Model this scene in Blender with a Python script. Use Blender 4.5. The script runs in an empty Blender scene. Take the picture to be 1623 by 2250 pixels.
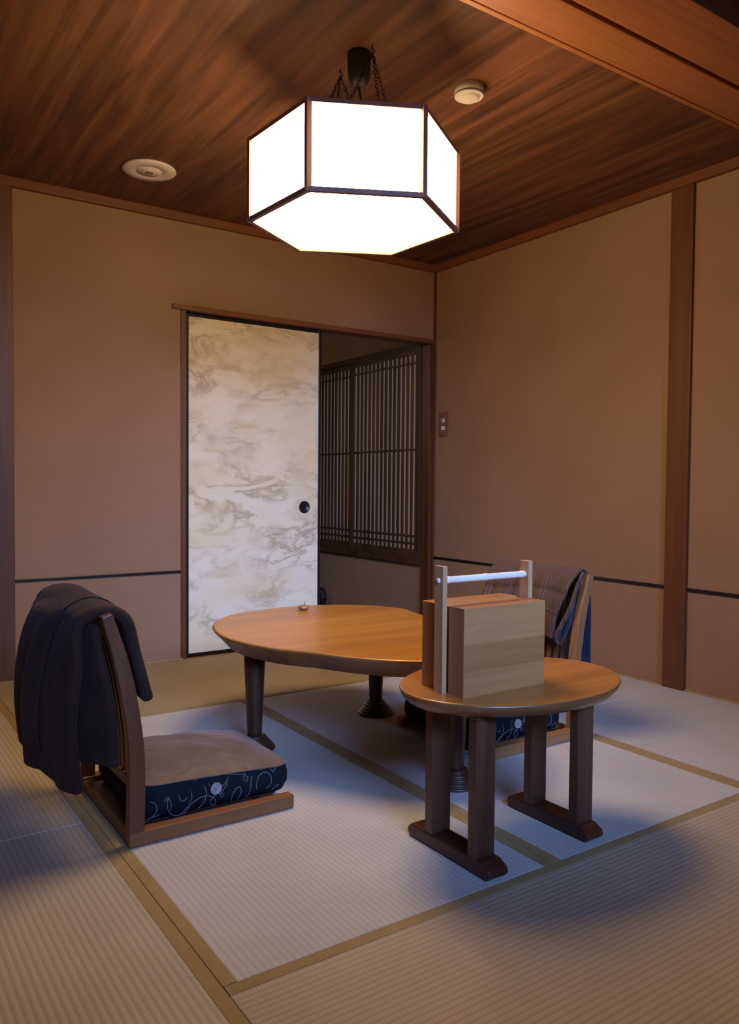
import bpy, bmesh, math, random
from mathutils import Vector, Matrix

random.seed(7)
scene = bpy.context.scene
COL = scene.collection
PI = math.pi

# ------------------------------------------------------------------ node material helpers
def new_mat(name):
    m = bpy.data.materials.new(name)
    m.use_nodes = True
    nt = m.node_tree
    for n in list(nt.nodes):
        nt.nodes.remove(n)
    out = nt.nodes.new('ShaderNodeOutputMaterial')
    b = nt.nodes.new('ShaderNodeBsdfPrincipled')
    nt.links.new(b.outputs[0], out.inputs[0])
    return m, nt, b

def N(nt, kind, **kw):
    n = nt.nodes.new(kind)
    for k, v in kw.items():
        setattr(n, k, v)
    return n

def coords(nt, scale=(1, 1, 1), rot=(0, 0, 0), loc=(0, 0, 0)):
    tc = N(nt, 'ShaderNodeTexCoord')
    mp = N(nt, 'ShaderNodeMapping')
    mp.inputs['Scale'].default_value = scale
    mp.inputs['Rotation'].default_value = rot
    mp.inputs['Location'].default_value = loc
    nt.links.new(tc.outputs['Object'], mp.inputs['Vector'])
    return mp.outputs['Vector']

def noise(nt, vec, scale, detail=4, rough=0.55, dist=0.0):
    n = N(nt, 'ShaderNodeTexNoise')
    n.inputs['Scale'].default_value = scale
    n.inputs['Detail'].default_value = detail
    n.inputs['Roughness'].default_value = rough
    n.inputs['Distortion'].default_value = dist
    nt.links.new(vec, n.inputs['Vector'])
    return n.outputs['Fac']

def ramp(nt, fac, stops):
    r = N(nt, 'ShaderNodeValToRGB')
    el = r.color_ramp.elements
    el[0].position, el[0].color = stops[0][0], (*stops[0][1], 1)
    el[1].position, el[1].color = stops[-1][0], (*stops[-1][1], 1)
    for p, c in stops[1:-1]:
        e = el.new(p)
        e.color = (*c, 1)
    nt.links.new(fac, r.inputs['Fac'])
    return r.outputs['Color']

def mixc(nt, a, b, fac, mode='MIX'):
    m = N(nt, 'ShaderNodeMix', data_type='RGBA', blend_type=mode)
    if isinstance(fac, (int, float)):
        m.inputs[0].default_value = fac
    else:
        nt.links.new(fac, m.inputs[0])
    for s, v in ((6, a), (7, b)):
        if isinstance(v, tuple):
            m.inputs[s].default_value = (*v, 1)
        else:
            nt.links.new(v, m.inputs[s])
    return m.outputs[2]

def math_n(nt, op, a, b=None):
    m = N(nt, 'ShaderNodeMath', operation=op)
    for i, v in enumerate((a, b)):
        if v is None:
            continue
        if isinstance(v, (int, float)):
            m.inputs[i].default_value = v
        else:
            nt.links.new(v, m.inputs[i])
    return m.outputs[0]

def bump(nt, bsdf, height, strength=0.2, dist=0.001):
    b = N(nt, 'ShaderNodeBump')
    b.inputs['Strength'].default_value = strength
    b.inputs['Distance'].default_value = dist
    nt.links.new(height, b.inputs['Height'])
    nt.links.new(b.outputs[0], bsdf.inputs['Normal'])

def wood(name, dark, mid, light, axis='x', rough=0.4, coarse=9.0, fine=70.0, loc=(0, 0, 0), contrast=0.16, coat=0.0):
    """straight grain running along one axis of the object"""
    m, nt, b = new_mat(name)
    k = 'xyz'.index(axis)
    sc1 = [coarse] * 3
    sc1[k] = coarse * 0.07
    sc2 = [fine] * 3
    sc2[k] = fine * 0.025
    v1 = coords(nt, sc1, loc=loc)
    v2 = coords(nt, sc2, loc=loc)
    n1 = noise(nt, v1, 1.0, 3, 0.5, 0.6)
    n2 = noise(nt, v2, 1.0, 5, 0.65, 0.2)
    c1 = ramp(nt, n1, [(0.5 - contrast, dark), (0.5, mid), (0.5 + contrast, light)])
    g = ramp(nt, n2, [(0.3, (0.55, 0.55, 0.55)), (0.62, (1.0, 1.0, 1.0))])
    c = mixc(nt, c1, g, 0.55, 'MULTIPLY')
    nt.links.new(c, b.inputs['Base Color'])
    b.inputs['Roughness'].default_value = rough
    b.inputs['Coat Weight'].default_value = coat
    b.inputs['Coat Roughness'].default_value = 0.25
    bump(nt, b, n2, 0.12, 0.0006)
    return m

def plain(name, col, rough=0.6, metal=0.0, var=0.12, scale=40):
    m, nt, b = new_mat(name)
    n = noise(nt, coords(nt), scale, 3)
    lo = tuple(c * (1 - var) for c in col)
    hi = tuple(min(1, c * (1 + var)) for c in col)
    c = ramp(nt, n, [(0.3, lo), (0.7, hi)])
    nt.links.new(c, b.inputs['Base Color'])
    b.inputs['Roughness'].default_value = rough
    b.inputs['Metallic'].default_value = metal
    return m

def plaster(name, col):
    m, nt, b = new_mat(name)
    v = coords(nt)
    n1 = noise(nt, v, 2.2, 4)
    n2 = noise(nt, v, 420, 3, 0.7)
    n3 = noise(nt, coords(nt, (60, 60, 500)), 1.0, 3)
    c = ramp(nt, n1, [(0.3, tuple(x * 0.94 for x in col)), (0.7, tuple(x * 1.05 for x in col))])
    c = mixc(nt, c, ramp(nt, n2, [(0.3, (0.86, 0.86, 0.86)), (0.7, (1, 1, 1))]), 0.6, 'MULTIPLY')
    c = mixc(nt, c, ramp(nt, n3, [(0.35, (0.93, 0.93, 0.93)), (0.65, (1, 1, 1))]), 0.5, 'MULTIPLY')
    nt.links.new(c, b.inputs['Base Color'])
    b.inputs['Roughness'].default_value = 0.92
    b.inputs['Specular IOR Level'].default_value = 0.15
    bump(nt, b, n2, 0.25, 0.0008)
    return m

def tatami(name, axis, col, pitch=0.0155, k=0.8):
    """woven rush: ribs run along axis, fine rush threads across them"""
    m, nt, b = new_mat(name)
    v = coords(nt)
    sep = N(nt, 'ShaderNodeSeparateXYZ')
    nt.links.new(v, sep.inputs[0])
    across = sep.outputs['Y' if axis == 'x' else 'X']
    along = sep.outputs['X' if axis == 'x' else 'Y']
    rib = math_n(nt, 'SINE', math_n(nt, 'MULTIPLY', across, 2 * PI / pitch))
    rib01 = math_n(nt, 'ADD', math_n(nt, 'MULTIPLY', rib, 0.5), 0.5)
    thr = math_n(nt, 'SINE', math_n(nt, 'MULTIPLY', along, 2 * PI / 0.0075))
    thr01 = math_n(nt, 'ADD', math_n(nt, 'MULTIPLY', thr, 0.5), 0.5)
    big = noise(nt, v, 3.0, 3)
    sc = (6, 160, 1) if axis == 'y' else (160, 6, 1)
    fine = noise(nt, coords(nt, sc), 1.0, 3)
    c = ramp(nt, big, [(0.3, tuple(x * 0.92 for x in col)), (0.7, tuple(x * 1.06 for x in col))])
    c = mixc(nt, c, ramp(nt, rib01, [(0.0, (0.70, 0.70, 0.70)), (0.55, (1, 1, 1))]), 0.75 * k, 'MULTIPLY')
    c = mixc(nt, c, ramp(nt, thr01, [(0.0, (0.88, 0.88, 0.88)), (0.6, (1, 1, 1))]), 0.6, 'MULTIPLY')
    c = mixc(nt, c, ramp(nt, fine, [(0.3, (0.86, 0.86, 0.84)), (0.7, (1, 1, 1))]), 0.5, 'MULTIPLY')
    nt.links.new(c, b.inputs['Base Color'])
    b.inputs['Roughness'].default_value = 0.62
    b.inputs['Specular IOR Level'].default_value = 0.3
    h = math_n(nt, 'ADD', rib01, math_n(nt, 'MULTIPLY', thr01, 0.25))
    bump(nt, b, h, 0.5 * k, 0.0015)
    return m

def cloth(name, dark, light, rough=0.9, stripes=None, stripe_axis='y', pitch=0.02, sheen=0.25, wrinkle=0.0):
    m, nt, b = new_mat(name)
    v = coords(nt)
    n1 = noise(nt, v, 9, 4, 0.6)
    n2 = noise(nt, coords(nt, (500, 500, 120)), 1.0, 3)
    c = ramp(nt, n1, [(0.3, dark), (0.7, light)])
    if stripes:
        sep = N(nt, 'ShaderNodeSeparateXYZ')
        nt.links.new(v, sep.inputs[0])
        s = sep.outputs[stripe_axis.upper()]
        wob = math_n(nt, 'MULTIPLY', noise(nt, v, 14, 2), 0.02)
        s = math_n(nt, 'ADD', s, wob)
        w = math_n(nt, 'SINE', math_n(nt, 'MULTIPLY', s, 2 * PI / pitch))
        w = math_n(nt, 'ADD', math_n(nt, 'MULTIPLY', w, 0.5), 0.5)
        c = mixc(nt, c, stripes, math_n(nt, 'MULTIPLY', w, 0.7))
    c = mixc(nt, c, ramp(nt, n2, [(0.3, (0.7, 0.7, 0.7)), (0.7, (1, 1, 1))]), 0.6, 'MULTIPLY')
    nt.links.new(c, b.inputs['Base Color'])
    b.inputs['Roughness'].default_value = rough
    b.inputs['Specular IOR Level'].default_value = 0.2
    b.inputs['Sheen Weight'].default_value = sheen
    b.inputs['Sheen Roughness'].default_value = 0.5
    if wrinkle:
        h = math_n(nt, 'ADD', math_n(nt, 'MULTIPLY', noise(nt, coords(nt, (1, 1.6, 0.7)), 14, 3, 0.5, 0.8), 1.0), math_n(nt, 'MULTIPLY', n2, 0.04))
        bump(nt, b, h, 0.6, wrinkle)
    else:
        bump(nt, b, n2, 0.2, 0.0006)
    return m

# ------------------------------------------------------------------ materials
WALLC = (0.325, 0.195, 0.118)
M = {}
M['wall'] = plaster('plaster_wall', WALLC)
M['ceiling'] = wood('ceiling_boards', (0.052, 0.017, 0.0055), (0.122, 0.044, 0.015), (0.20, 0.077, 0.026), 'y', 0.62, 18, 90, contrast=0.22)
M['beam'] = wood('beam_wood', (0.26, 0.085, 0.022), (0.30, 0.10, 0.026), (0.34, 0.12, 0.034), 'x', 0.55, 4, 60)
M['trimx'] = wood('trim_wood_x', (0.15, 0.05, 0.017), (0.19, 0.066, 0.023), (0.23, 0.083, 0.03), 'x', 0.5, 6, 80)
M['trimy'] = wood('trim_wood_y', (0.15, 0.047, 0.016), (0.19, 0.062, 0.021), (0.23, 0.08, 0.028), 'y', 0.5, 6, 80)
M['post'] = wood('post_wood', (0.095, 0.030, 0.009), (0.125, 0.042, 0.012), (0.15, 0.053, 0.017), 'z', 0.42, 6, 80)
M['darkpost'] = wood('dark_post_wood', (0.10, 0.034, 0.017), (0.13, 0.044, 0.022), (0.16, 0.055, 0.028), 'z', 0.5, 6, 80)
M['rail'] = plain('black_lacquer', (0.008, 0.007, 0.008), 0.35)
M['yose'] = wood('floor_edge_wood', (0.34, 0.23, 0.11), (0.42, 0.29, 0.14), (0.48, 0.33, 0.17), 'x', 0.6)
M['subfloor'] = wood('subfloor_boards', (0.16, 0.08, 0.035), (0.22, 0.11, 0.05), (0.28, 0.15, 0.07), 'x', 0.5)
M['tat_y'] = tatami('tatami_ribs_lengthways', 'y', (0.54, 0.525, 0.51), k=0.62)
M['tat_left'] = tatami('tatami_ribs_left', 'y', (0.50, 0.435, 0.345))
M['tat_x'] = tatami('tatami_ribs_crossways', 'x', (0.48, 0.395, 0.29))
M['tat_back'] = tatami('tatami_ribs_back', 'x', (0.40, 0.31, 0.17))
M['heri'] = cloth('mat_border_cloth', (0.33, 0.235, 0.11), (0.40, 0.285, 0.14), 0.8, sheen=0.0)
M['top_wood'] = wood('table_top_wood', (0.37, 0.148, 0.022), (0.48, 0.205, 0.030), (0.56, 0.25, 0.043), 'x', 0.33, 7, 75, contrast=0.2, coat=0.3)
M['side_top'] = wood('side_top_wood', (0.33, 0.118, 0.022), (0.42, 0.158, 0.030), (0.50, 0.205, 0.045), 'x', 0.3, 7, 60, contrast=0.2, coat=0.35)
nt = M['top_wood'].node_tree
b = [n for n in nt.nodes if n.type == 'BSDF_PRINCIPLED'][0]
src = b.inputs['Base Color'].links[0].from_socket
kn = N(nt, 'ShaderNodeTexVoronoi')
kn.inputs['Scale'].default_value = 1.0
nt.links.new(coords(nt, (2.1, 5.0, 0.0), loc=(0.35, 0.2, 0)), kn.inputs['Vector'])
kmask = ramp(nt, kn.outputs['Distance'], [(0.03, (1, 1, 1)), (0.11, (0, 0, 0))])
nt.links.new(mixc(nt, src, (0.16, 0.06, 0.014), math_n(nt, 'MULTIPLY', kmask, 0.55)), b.inputs['Base Color'])
M['top_rim_shaded'] = wood('shaded_table_rim_wood', (0.22, 0.10, 0.028), (0.28, 0.13, 0.036), (0.34, 0.16, 0.05), 'x', 0.42, 7, 60)  # shade of the down-facing rim put into a darker wood tone
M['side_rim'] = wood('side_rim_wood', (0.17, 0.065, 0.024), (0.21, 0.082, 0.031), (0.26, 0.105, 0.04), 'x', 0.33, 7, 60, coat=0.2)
M['leg_wood'] = wood('dark_leg_wood', (0.032, 0.013, 0.007), (0.048, 0.020, 0.010), (0.065, 0.028, 0.014), 'z', 0.4, 9, 80)
M['side_leg'] = wood('side_leg_wood', (0.065, 0.026, 0.014), (0.092, 0.037, 0.020), (0.12, 0.050, 0.027), 'z', 0.4, 9, 80)
M['sled'] = wood('sled_foot_wood', (0.048, 0.014, 0.008), (0.066, 0.020, 0.011), (0.085, 0.026, 0.014), 'y', 0.33, 9, 80)
M['chair_wood'] = wood('chair_wood_z', (0.095, 0.034, 0.016), (0.135, 0.050, 0.024), (0.18, 0.070, 0.034), 'z', 0.36, 10, 80, contrast=0.2)
M['chair_rail'] = wood('chair_wood_x', (0.16, 0.062, 0.022), (0.22, 0.09, 0.033), (0.29, 0.125, 0.045), 'x', 0.36, 10, 80, contrast=0.2)
M['chair_cross'] = wood('chair_wood_y', (0.12, 0.042, 0.016), (0.17, 0.06, 0.024), (0.21, 0.08, 0.034), 'y', 0.4, 10, 80)
M['chair_wood2'] = wood('light_chair_wood_z', (0.26, 0.11, 0.04), (0.34, 0.15, 0.055), (0.42, 0.19, 0.075), 'z', 0.36, 10, 80, contrast=0.2)
M['chair_rail2'] = wood('light_chair_wood_x', (0.28, 0.12, 0.045), (0.37, 0.165, 0.06), (0.45, 0.205, 0.08), 'x', 0.36, 10, 80, contrast=0.2)
M['box_side'] = wood('box_end_wood', (0.33, 0.13, 0.045), (0.37, 0.15, 0.053), (0.41, 0.17, 0.062), 'z', 0.45, 5, 60, coat=0.1)
M['box_front'] = wood('box_plank_wood', (0.36, 0.185, 0.075), (0.43, 0.235, 0.105), (0.49, 0.28, 0.13), 'x', 0.45, 16, 45, contrast=0.10, coat=0.1)
m, nt, b = new_mat('box_plank_front')
vz = coords(nt, (0.35, 1, 15.2), rot=(0, math.radians(1.2), 0))
sp_ = N(nt, 'ShaderNodeSeparateXYZ')
nt.links.new(vz, sp_.inputs[0])
wn = N(nt, 'ShaderNodeTexWhiteNoise', noise_dimensions='1D')
zz = math_n(nt, 'ADD', sp_.outputs['Z'], math_n(nt, 'MULTIPLY', noise(nt, coords(nt, (3, 1, 3)), 1.0, 2), 0.12))
nt.links.new(math_n(nt, 'FLOOR', zz), wn.inputs['W'])
c = ramp(nt, wn.outputs['Value'], [(0.0, (0.32, 0.138, 0.042)), (0.5, (0.385, 0.175, 0.057)), (1.0, (0.44, 0.21, 0.073))])
g1 = noise(nt, coords(nt, (2.2, 20, 38)), 1.0, 4, 0.6, 0.5)
g2 = noise(nt, coords(nt, (5, 100, 190)), 1.0, 4, 0.6, 0.2)
c = mixc(nt, c, ramp(nt, g1, [(0.38, (0.84, 0.80, 0.74)), (0.6, (1, 1, 1))]), 0.6, 'MULTIPLY')
c = mixc(nt, c, ramp(nt, g2, [(0.3, (0.86, 0.84, 0.8)), (0.65, (1, 1, 1))]), 0.6, 'MULTIPLY')
kd = N(nt, 'ShaderNodeVectorMath', operation='DISTANCE')
nt.links.new(coords(nt, (1, 0, 1.6)), kd.inputs[0])
kd.inputs[1].default_value = (0.005, 0, 0.168)
c = mixc(nt, c, (0.20, 0.085, 0.028), ramp(nt, kd.outputs['Value'], [(0.0035, (0.2, 0.2, 0.2)), (0.006, (0.6, 0.6, 0.6)), (0.011, (0, 0, 0))]))
nt.links.new(c, b.inputs['Base Color'])
b.inputs['Roughness'].default_value = 0.5
M['box_front'] = m
M['box_post'] = wood('box_post_wood', (0.42, 0.21, 0.095), (0.48, 0.25, 0.115), (0.54, 0.29, 0.14), 'z', 0.5, 9, 60)
M['bamboo'] = plain('pale_bamboo', (0.72, 0.66, 0.55), 0.4, var=0.06)
M['peg'] = plain('pale_peg', (0.62, 0.58, 0.52), 0.45, var=0.05)
M['white_plastic'] = plain('white_plastic', (0.62, 0.57, 0.52), 0.5, var=0.03)
M['dark_plastic'] = plain('dark_grille', (0.16, 0.12, 0.09), 0.6)
M['black_plastic'] = plain('black_plastic', (0.012, 0.010, 0.009), 0.5)
M['chain'] = plain('dark_chain_metal', (0.035, 0.027, 0.022), 0.45, 0.7)
M['lamp_frame'] = wood('lamp_frame_wood', (0.22, 0.11, 0.075), (0.27, 0.135, 0.095), (0.32, 0.16, 0.115), 'z', 0.5)
M['jacket'] = cloth('brown_padded_cloth', (0.024, 0.0115, 0.0085), (0.042, 0.021, 0.015), 0.85, wrinkle=0.006, sheen=0.04)
M['black_cloth'] = cloth('black_seam_cloth', (0.008, 0.007, 0.008), (0.014, 0.012, 0.014), 0.9, sheen=0.0)
M['jacket2'] = cloth('striped_grey_brown_cloth', (0.105, 0.060, 0.042), (0.14, 0.082, 0.058), 0.9, stripes=(0.050, 0.028, 0.021), pitch=0.014, sheen=0.05, wrinkle=0.004)
M['lining'] = cloth('navy_lining_cloth', (0.012, 0.017, 0.034), (0.022, 0.030, 0.058), 0.6, wrinkle=0.004)
M['cush_top'] = cloth('brown_cushion_cover', (0.115, 0.078, 0.055), (0.165, 0.115, 0.083), 0.5, wrinkle=0.012, sheen=0.15)
M['cush_navy'] = cloth('navy_cushion_cloth', (0.005, 0.007, 0.013), (0.009, 0.012, 0.022), 0.85, sheen=0.0)
M['scroll'] = plain('grey_embroidery', (0.16, 0.18, 0.21), 0.8)
M['medal'] = plain('silver_embroidery', (0.30, 0.31, 0.33), 0.7, var=0.5, scale=260)
M['top_toy'] = wood('turned_wood', (0.32, 0.12, 0.035), (0.42, 0.17, 0.05), (0.5, 0.21, 0.07), 'z', 0.35)
M['paper'] = plain('lattice_paper', (0.62, 0.66, 0.70), 0.9, var=0.03, scale=3)
M['lattice'] = wood('lattice_wood', (0.06, 0.024, 0.012), (0.085, 0.034, 0.017), (0.11, 0.045, 0.023), 'z', 0.55)
M['switch_wood'] = wood('switch_plate_wood', (0.15, 0.052, 0.02), (0.20, 0.07, 0.027), (0.24, 0.09, 0.035), 'z', 0.45)
M['switch_white'] = plain('switch_white', (0.75, 0.73, 0.70), 0.4, var=0.04)
M['switch_grey'] = plain('switch_grey', (0.30, 0.30, 0.30), 0.4, var=0.1)

# lit paper of the lamp
m, nt, b = new_mat('lit_lamp_paper')
b.inputs['Base Color'].default_value = (0.9, 0.85, 0.75, 1)
nz = noise(nt, coords(nt), 30, 2)
em = ramp(nt, nz, [(0.2, (1.0, 0.66, 0.345)), (0.8, (1.0, 0.68, 0.36))])
nt.links.new(em, b.inputs['Emission Color'])
b.inputs['Emission Strength'].default_value = 24.0
M['lamp_paper'] = m
m, nt, b = new_mat('added_lamp_top_glow')  # weak glow added on the unseen lamp top to light the ceiling above
b.inputs['Base Color'].default_value = (0.5, 0.42, 0.33, 1)
nz = noise(nt, coords(nt), 20, 2)
nt.links.new(ramp(nt, nz, [(0.2, (1.0, 0.62, 0.30)), (0.8, (1.0, 0.66, 0.34))]), b.inputs['Emission Color'])
b.inputs['Emission Strength'].default_value = 1.3
M['lamp_top_glow'] = m

# sliding door paper: cream ground with drifting marbled clouds
m, nt, b = new_mat('marbled_door_paper')
v = coords(nt, (1.0, 1.0, 2.1))
warp = N(nt, 'ShaderNodeTexNoise')
warp.inputs['Scale'].default_value = 3.2
warp.inputs['Detail'].default_value = 5
nt.links.new(v, warp.inputs['Vector'])
vm = N(nt, 'ShaderNodeMix', data_type='VECTOR')
vm.inputs[0].default_value = 0.25
nt.links.new(v, vm.inputs[4])
nt.links.new(warp.outputs['Color'], vm.inputs[5])
n1 = noise(nt, vm.outputs[1], 3.4, 8, 0.6, 0.5)
n2 = noise(nt, vm.outputs[1], 2.3, 3, 0.5, 0.2)
n3 = noise(nt, coords(nt), 160, 3, 0.7)
d = math_n(nt, 'ABSOLUTE', math_n(nt, 'SUBTRACT', n1, 0.5))
vein = ramp(nt, d, [(0.0, (1, 1, 1)), (0.022, (0.55, 0.55, 0.55)), (0.07, (0, 0, 0))])
patch = ramp(nt, n2, [(0.40, (0, 0, 0)), (0.56, (1, 1, 1))])
mask = mixc(nt, vein, patch, 1.0, 'MULTIPLY')
base = ramp(nt, noise(nt, v, 2.0, 3), [(0.35, (0.80, 0.69, 0.44)), (0.65, (0.86, 0.79, 0.62))])
col = mixc(nt, base, (0.40, 0.30, 0.17), math_n(nt, 'MULTIPLY', mask, 0.8))
blot = ramp(nt, noise(nt, vm.outputs[1], 4.2, 6, 0.62), [(0.52, (0, 0, 0)), (0.68, (1, 1, 1))])
col = mixc(nt, col, (0.56, 0.43, 0.20), math_n(nt, 'MULTIPLY', blot, 0.6))
col = mixc(nt, col, ramp(nt, n3, [(0.3, (0.9, 0.9, 0.9)), (0.7, (1, 1, 1))]), 0.6, 'MULTIPLY')
nt.links.new(col, b.inputs['Base Color'])
b.inputs['Roughness'].default_value = 0.75
M['fusuma'] = m

# ------------------------------------------------------------------ mesh helpers
def add_box(bm, x0, x1, y0, y1, z0, z1, mi=0, rot=None):
    vs = [bm.verts.new(p) for p in ((x0, y0, z0), (x1, y0, z0), (x1, y1, z0), (x0, y1, z0),
                                    (x0, y0, z1), (x1, y0, z1), (x1, y1, z1), (x0, y1, z1))]
    for q in ((3, 2, 1, 0), (4, 5, 6, 7), (0, 1, 5, 4), (1, 2, 6, 5), (2, 3, 7, 6), (3, 0, 4, 7)):
        f = bm.faces.new([vs[i] for i in q])
        f.material_index = mi
    return vs

def add_lathe(bm, prof, cx=0, cy=0, seg=32, mi=0, caps=True, smooth=True):
    rings = []
    for r, z in prof:
        rings.append([bm.verts.new((cx + r * math.cos(2 * PI * i / seg), cy + r * math.sin(2 * PI * i / seg), z)) for i in range(seg)])
    for a, c in zip(rings, rings[1:]):
        for i in range(seg):
            f = bm.faces.new((a[i], a[(i + 1) % seg], c[(i + 1) % seg], c[i]))
            f.smooth = smooth
            f.material_index = mi
    if caps:
        f = bm.faces.new(list(reversed(rings[0]))); f.material_index = mi
        f = bm.faces.new(rings[-1]); f.material_index = mi

def add_tube(bm, pts, r, seg=8, mi=0, closed=False):
    pts = [Vector(p) for p in pts]
    n = len(pts)
    rings = []
    up = None
    for i, p in enumerate(pts):
        if closed:
            t = pts[(i + 1) % n] - pts[i - 1]
        else:
            t = pts[min(i + 1, n - 1)] - pts[max(i - 1, 0)]
        t.normalize()
        if up is None:
            up = t.orthogonal().normalized()
        else:
            up = (up - t * up.dot(t)).normalized()
        s = t.cross(up)
        rr = r[i] if isinstance(r, (list, tuple)) else r
        rings.append([bm.verts.new(p + (up * math.cos(2 * PI * k / seg) + s * math.sin(2 * PI * k / seg)) * rr) for k in range(seg)])
    pairs = list(zip(rings, rings[1:]))
    if closed:
        pairs.append((rings[-1], rings[0]))
    for a, c in pairs:
        for k in range(seg):
            f = bm.faces.new((a[k], a[(k + 1) % seg], c[(k + 1) % seg], c[k]))
            f.smooth = True
            f.material_index = mi
    if not closed:
        f = bm.faces.new(list(reversed(rings[0]))); f.material_index = mi
        f = bm.faces.new(rings[-1]); f.material_index = mi

def catmull(pts, per=8, closed=True):
    out = []
    n = len(pts)
    rng = range(n) if closed else range(n - 1)
    for i in rng:
        def P(j):
            return Vector(pts[j % n]) if closed else Vector(pts[min(max(j, 0), n - 1)])
        p0, p1, p2, p3 = P(i - 1), P(i), P(i + 1), P(i + 2)
        for k in range(per):
            t = k / per
            out.append(0.5 * ((2 * p1) + (p2 - p0) * t + (2 * p0 - 5 * p1 + 4 * p2 - p3) * t * t + (3 * p1 - p0 - 3 * p2 + p3) * t ** 3))
    if not closed:
        out.append(Vector(pts[-1]))
    return out

def add_slab(bm, outline, rings, mi=0, rim=1):
    """outline: closed list of 2-D points, counter-clockwise; rings: (inset, z) from the bottom to the top"""
    n = len(outline)
    nrm = []
    for i in range(n):
        t = outline[(i + 1) % n] - outline[i - 1]
        nn = Vector((t.y, -t.x)).normalized()
        nrm.append(nn)
    R = []
    for inset, z in rings:
        R.append([bm.verts.new((outline[i].x - nrm[i].x * inset, outline[i].y - nrm[i].y * inset, z)) for i in range(n)])
    for a, c in zip(R, R[1:]):
        for i in range(n):
            f = bm.faces.new((a[i], a[(i + 1) % n], c[(i + 1) % n], c[i]))
            f.smooth = True
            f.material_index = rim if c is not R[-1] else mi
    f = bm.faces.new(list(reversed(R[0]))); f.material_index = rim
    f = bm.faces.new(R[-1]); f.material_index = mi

def obj(name, bm, mats, parent=None, loc=(0, 0, 0), bevel=0.0, seg=2, subsurf=0, solid=0.0, label=None):
    me = bpy.data.meshes.new(name)
    bmesh.ops.recalc_face_normals(bm, faces=bm.faces)
    bm.to_mesh(me)
    bm.free()
    if not isinstance(mats, (list, tuple)):
        mats = [mats]
    for x in mats:
        me.materials.append(x)
    o = bpy.data.objects.new(name, me)
    COL.objects.link(o)
    o.location = loc
    if parent is not None:
        o.parent = parent
    if solid:
        md = o.modifiers.new('solid', 'SOLIDIFY'); md.thickness = solid; md.offset = 0
    if bevel:
        md = o.modifiers.new('bevel', 'BEVEL'); md.width = bevel; md.segments = seg
        md.limit_method = 'ANGLE'; md.angle_limit = math.radians(40)
    if subsurf:
        md = o.modifiers.new('sub', 'SUBSURF'); md.levels = subsurf; md.render_levels = subsurf
    if label:
        o['label'] = label
    return o

def thing(name, label, cat, loc=(0, 0, 0), group=None):
    o = bpy.data.objects.new(name, None)
    o.empty_display_size = 0.05
    COL.objects.link(o)
    o.location = loc
    o['label'] = label
    o['category'] = cat
    if group:
        o['group'] = group
    return o

def tag(o, label, cat, group=None):
    o['label'] = label
    o['category'] = cat
    if group:
        o['group'] = group
    return o

def struct(o, label=None, cat=None):
    o['kind'] = 'structure'
    if label:
        o['label'] = label
    if cat:
        o['category'] = cat
    return o

def boxes(name, lst, mats, parent=None, loc=(0, 0, 0), bevel=0.0, **kw):
    bm = bmesh.new()
    for bx in lst:
        add_box(bm, *bx)
    return obj(name, bm, mats, parent, loc, bevel, **kw)

def copy_tree(o, parent=None):
    c = o.copy()
    COL.objects.link(c)
    if parent is not None:
        c.parent = parent
    for ch in o.children:
        copy_tree(ch, c)
    return c

# ================================================================== ROOM
XL, YF = -4.30, -5.6            # left wall, front end of the room
ZC = 2.34                       # ceiling

struct(boxes('floor', [(XL, 0.0, YF, 0.0, -0.13, -0.045)], M['subfloor']), 'wooden boards under the tatami mats', 'floor')
struct(boxes('ceiling', [(XL, 0.1, YF, 0.10, ZC, ZC + 0.06)], M['ceiling']), 'dark brown wood grain board ceiling', 'ceiling')

# back wall with the doorway, right wall, left wall
DX0, DX1, DZ = -1.70, -0.012, 1.842
bm = bmesh.new()
add_box(bm, XL, DX0, 0, 0.10, -0.045, ZC)
add_box(bm, DX0, DX1, 0, 0.10, DZ + 0.012, ZC)
add_box(bm, DX1, 0.10, 0, 0.10, -0.045, ZC)
struct(obj('wall_back', bm, M['wall']), 'beige plaster wall with the sliding door opening', 'wall')
struct(boxes('wall_right', [(0, 0.10, YF, 0.0, -0.045, ZC)], M['wall']), 'beige plaster wall to the right of the corner', 'wall')
struct(boxes('wall_left', [(XL - 0.1, XL, YF, 0.1, -0.045, ZC)], M['wall']), 'beige plaster side wall outside the view', 'wall')

# cornice under the ceiling
struct(boxes('trim_1', [(XL, -0.001, -0.03, 0.001, 2.297, ZC)], M['trimx'], bevel=0.002), 'brown wooden cornice strip along the back wall', 'trim')
struct(boxes('trim_2', [(-0.03, 0.001, -2.40, -0.03, 2.297, ZC)], M['trimy'], bevel=0.002), 'brown wooden cornice strip along the right wall', 'trim')
# black dado strip
struct(boxes('trim_3', [(-2.524, -1.70, -0.008, 0.001, 0.459, 0.474)], M['rail'], bevel=0.002), 'thin black lacquer strip on the back wall', 'trim')
struct(boxes('trim_4', [(-0.008, 0.001, -1.738, -0.016, 0.458, 0.473)], M['rail'], bevel=0.002), 'thin black lacquer strip on the right wall behind the chair', 'trim')
struct(boxes('trim_5', [(-0.008, 0.001, -3.6, -1.856, 0.458, 0.473)], M['rail'], bevel=0.002), 'thin black lacquer strip on the right wall beyond the post', 'trim')
# posts
struct(boxes('pillar_left', [(-2.645, -2.524, -0.022, 0.02, -0.045, 2.30)], M['darkpost'], bevel=0.003), 'dark reddish polished post at the edge of the back wall', 'post')
struct(boxes('pillar_right', [(-0.020, 0.02, -1.854, -1.741, -0.045, 2.30)], M['post'], bevel=0.003), 'brown wooden post on the right wall', 'post')
struct(boxes('pillar_corner', [(-0.014, 0.02, -0.014, 0.02, -0.045, 2.30)], M['post'], bevel=0.002), 'slim brown post in the room corner', 'post')
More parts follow.
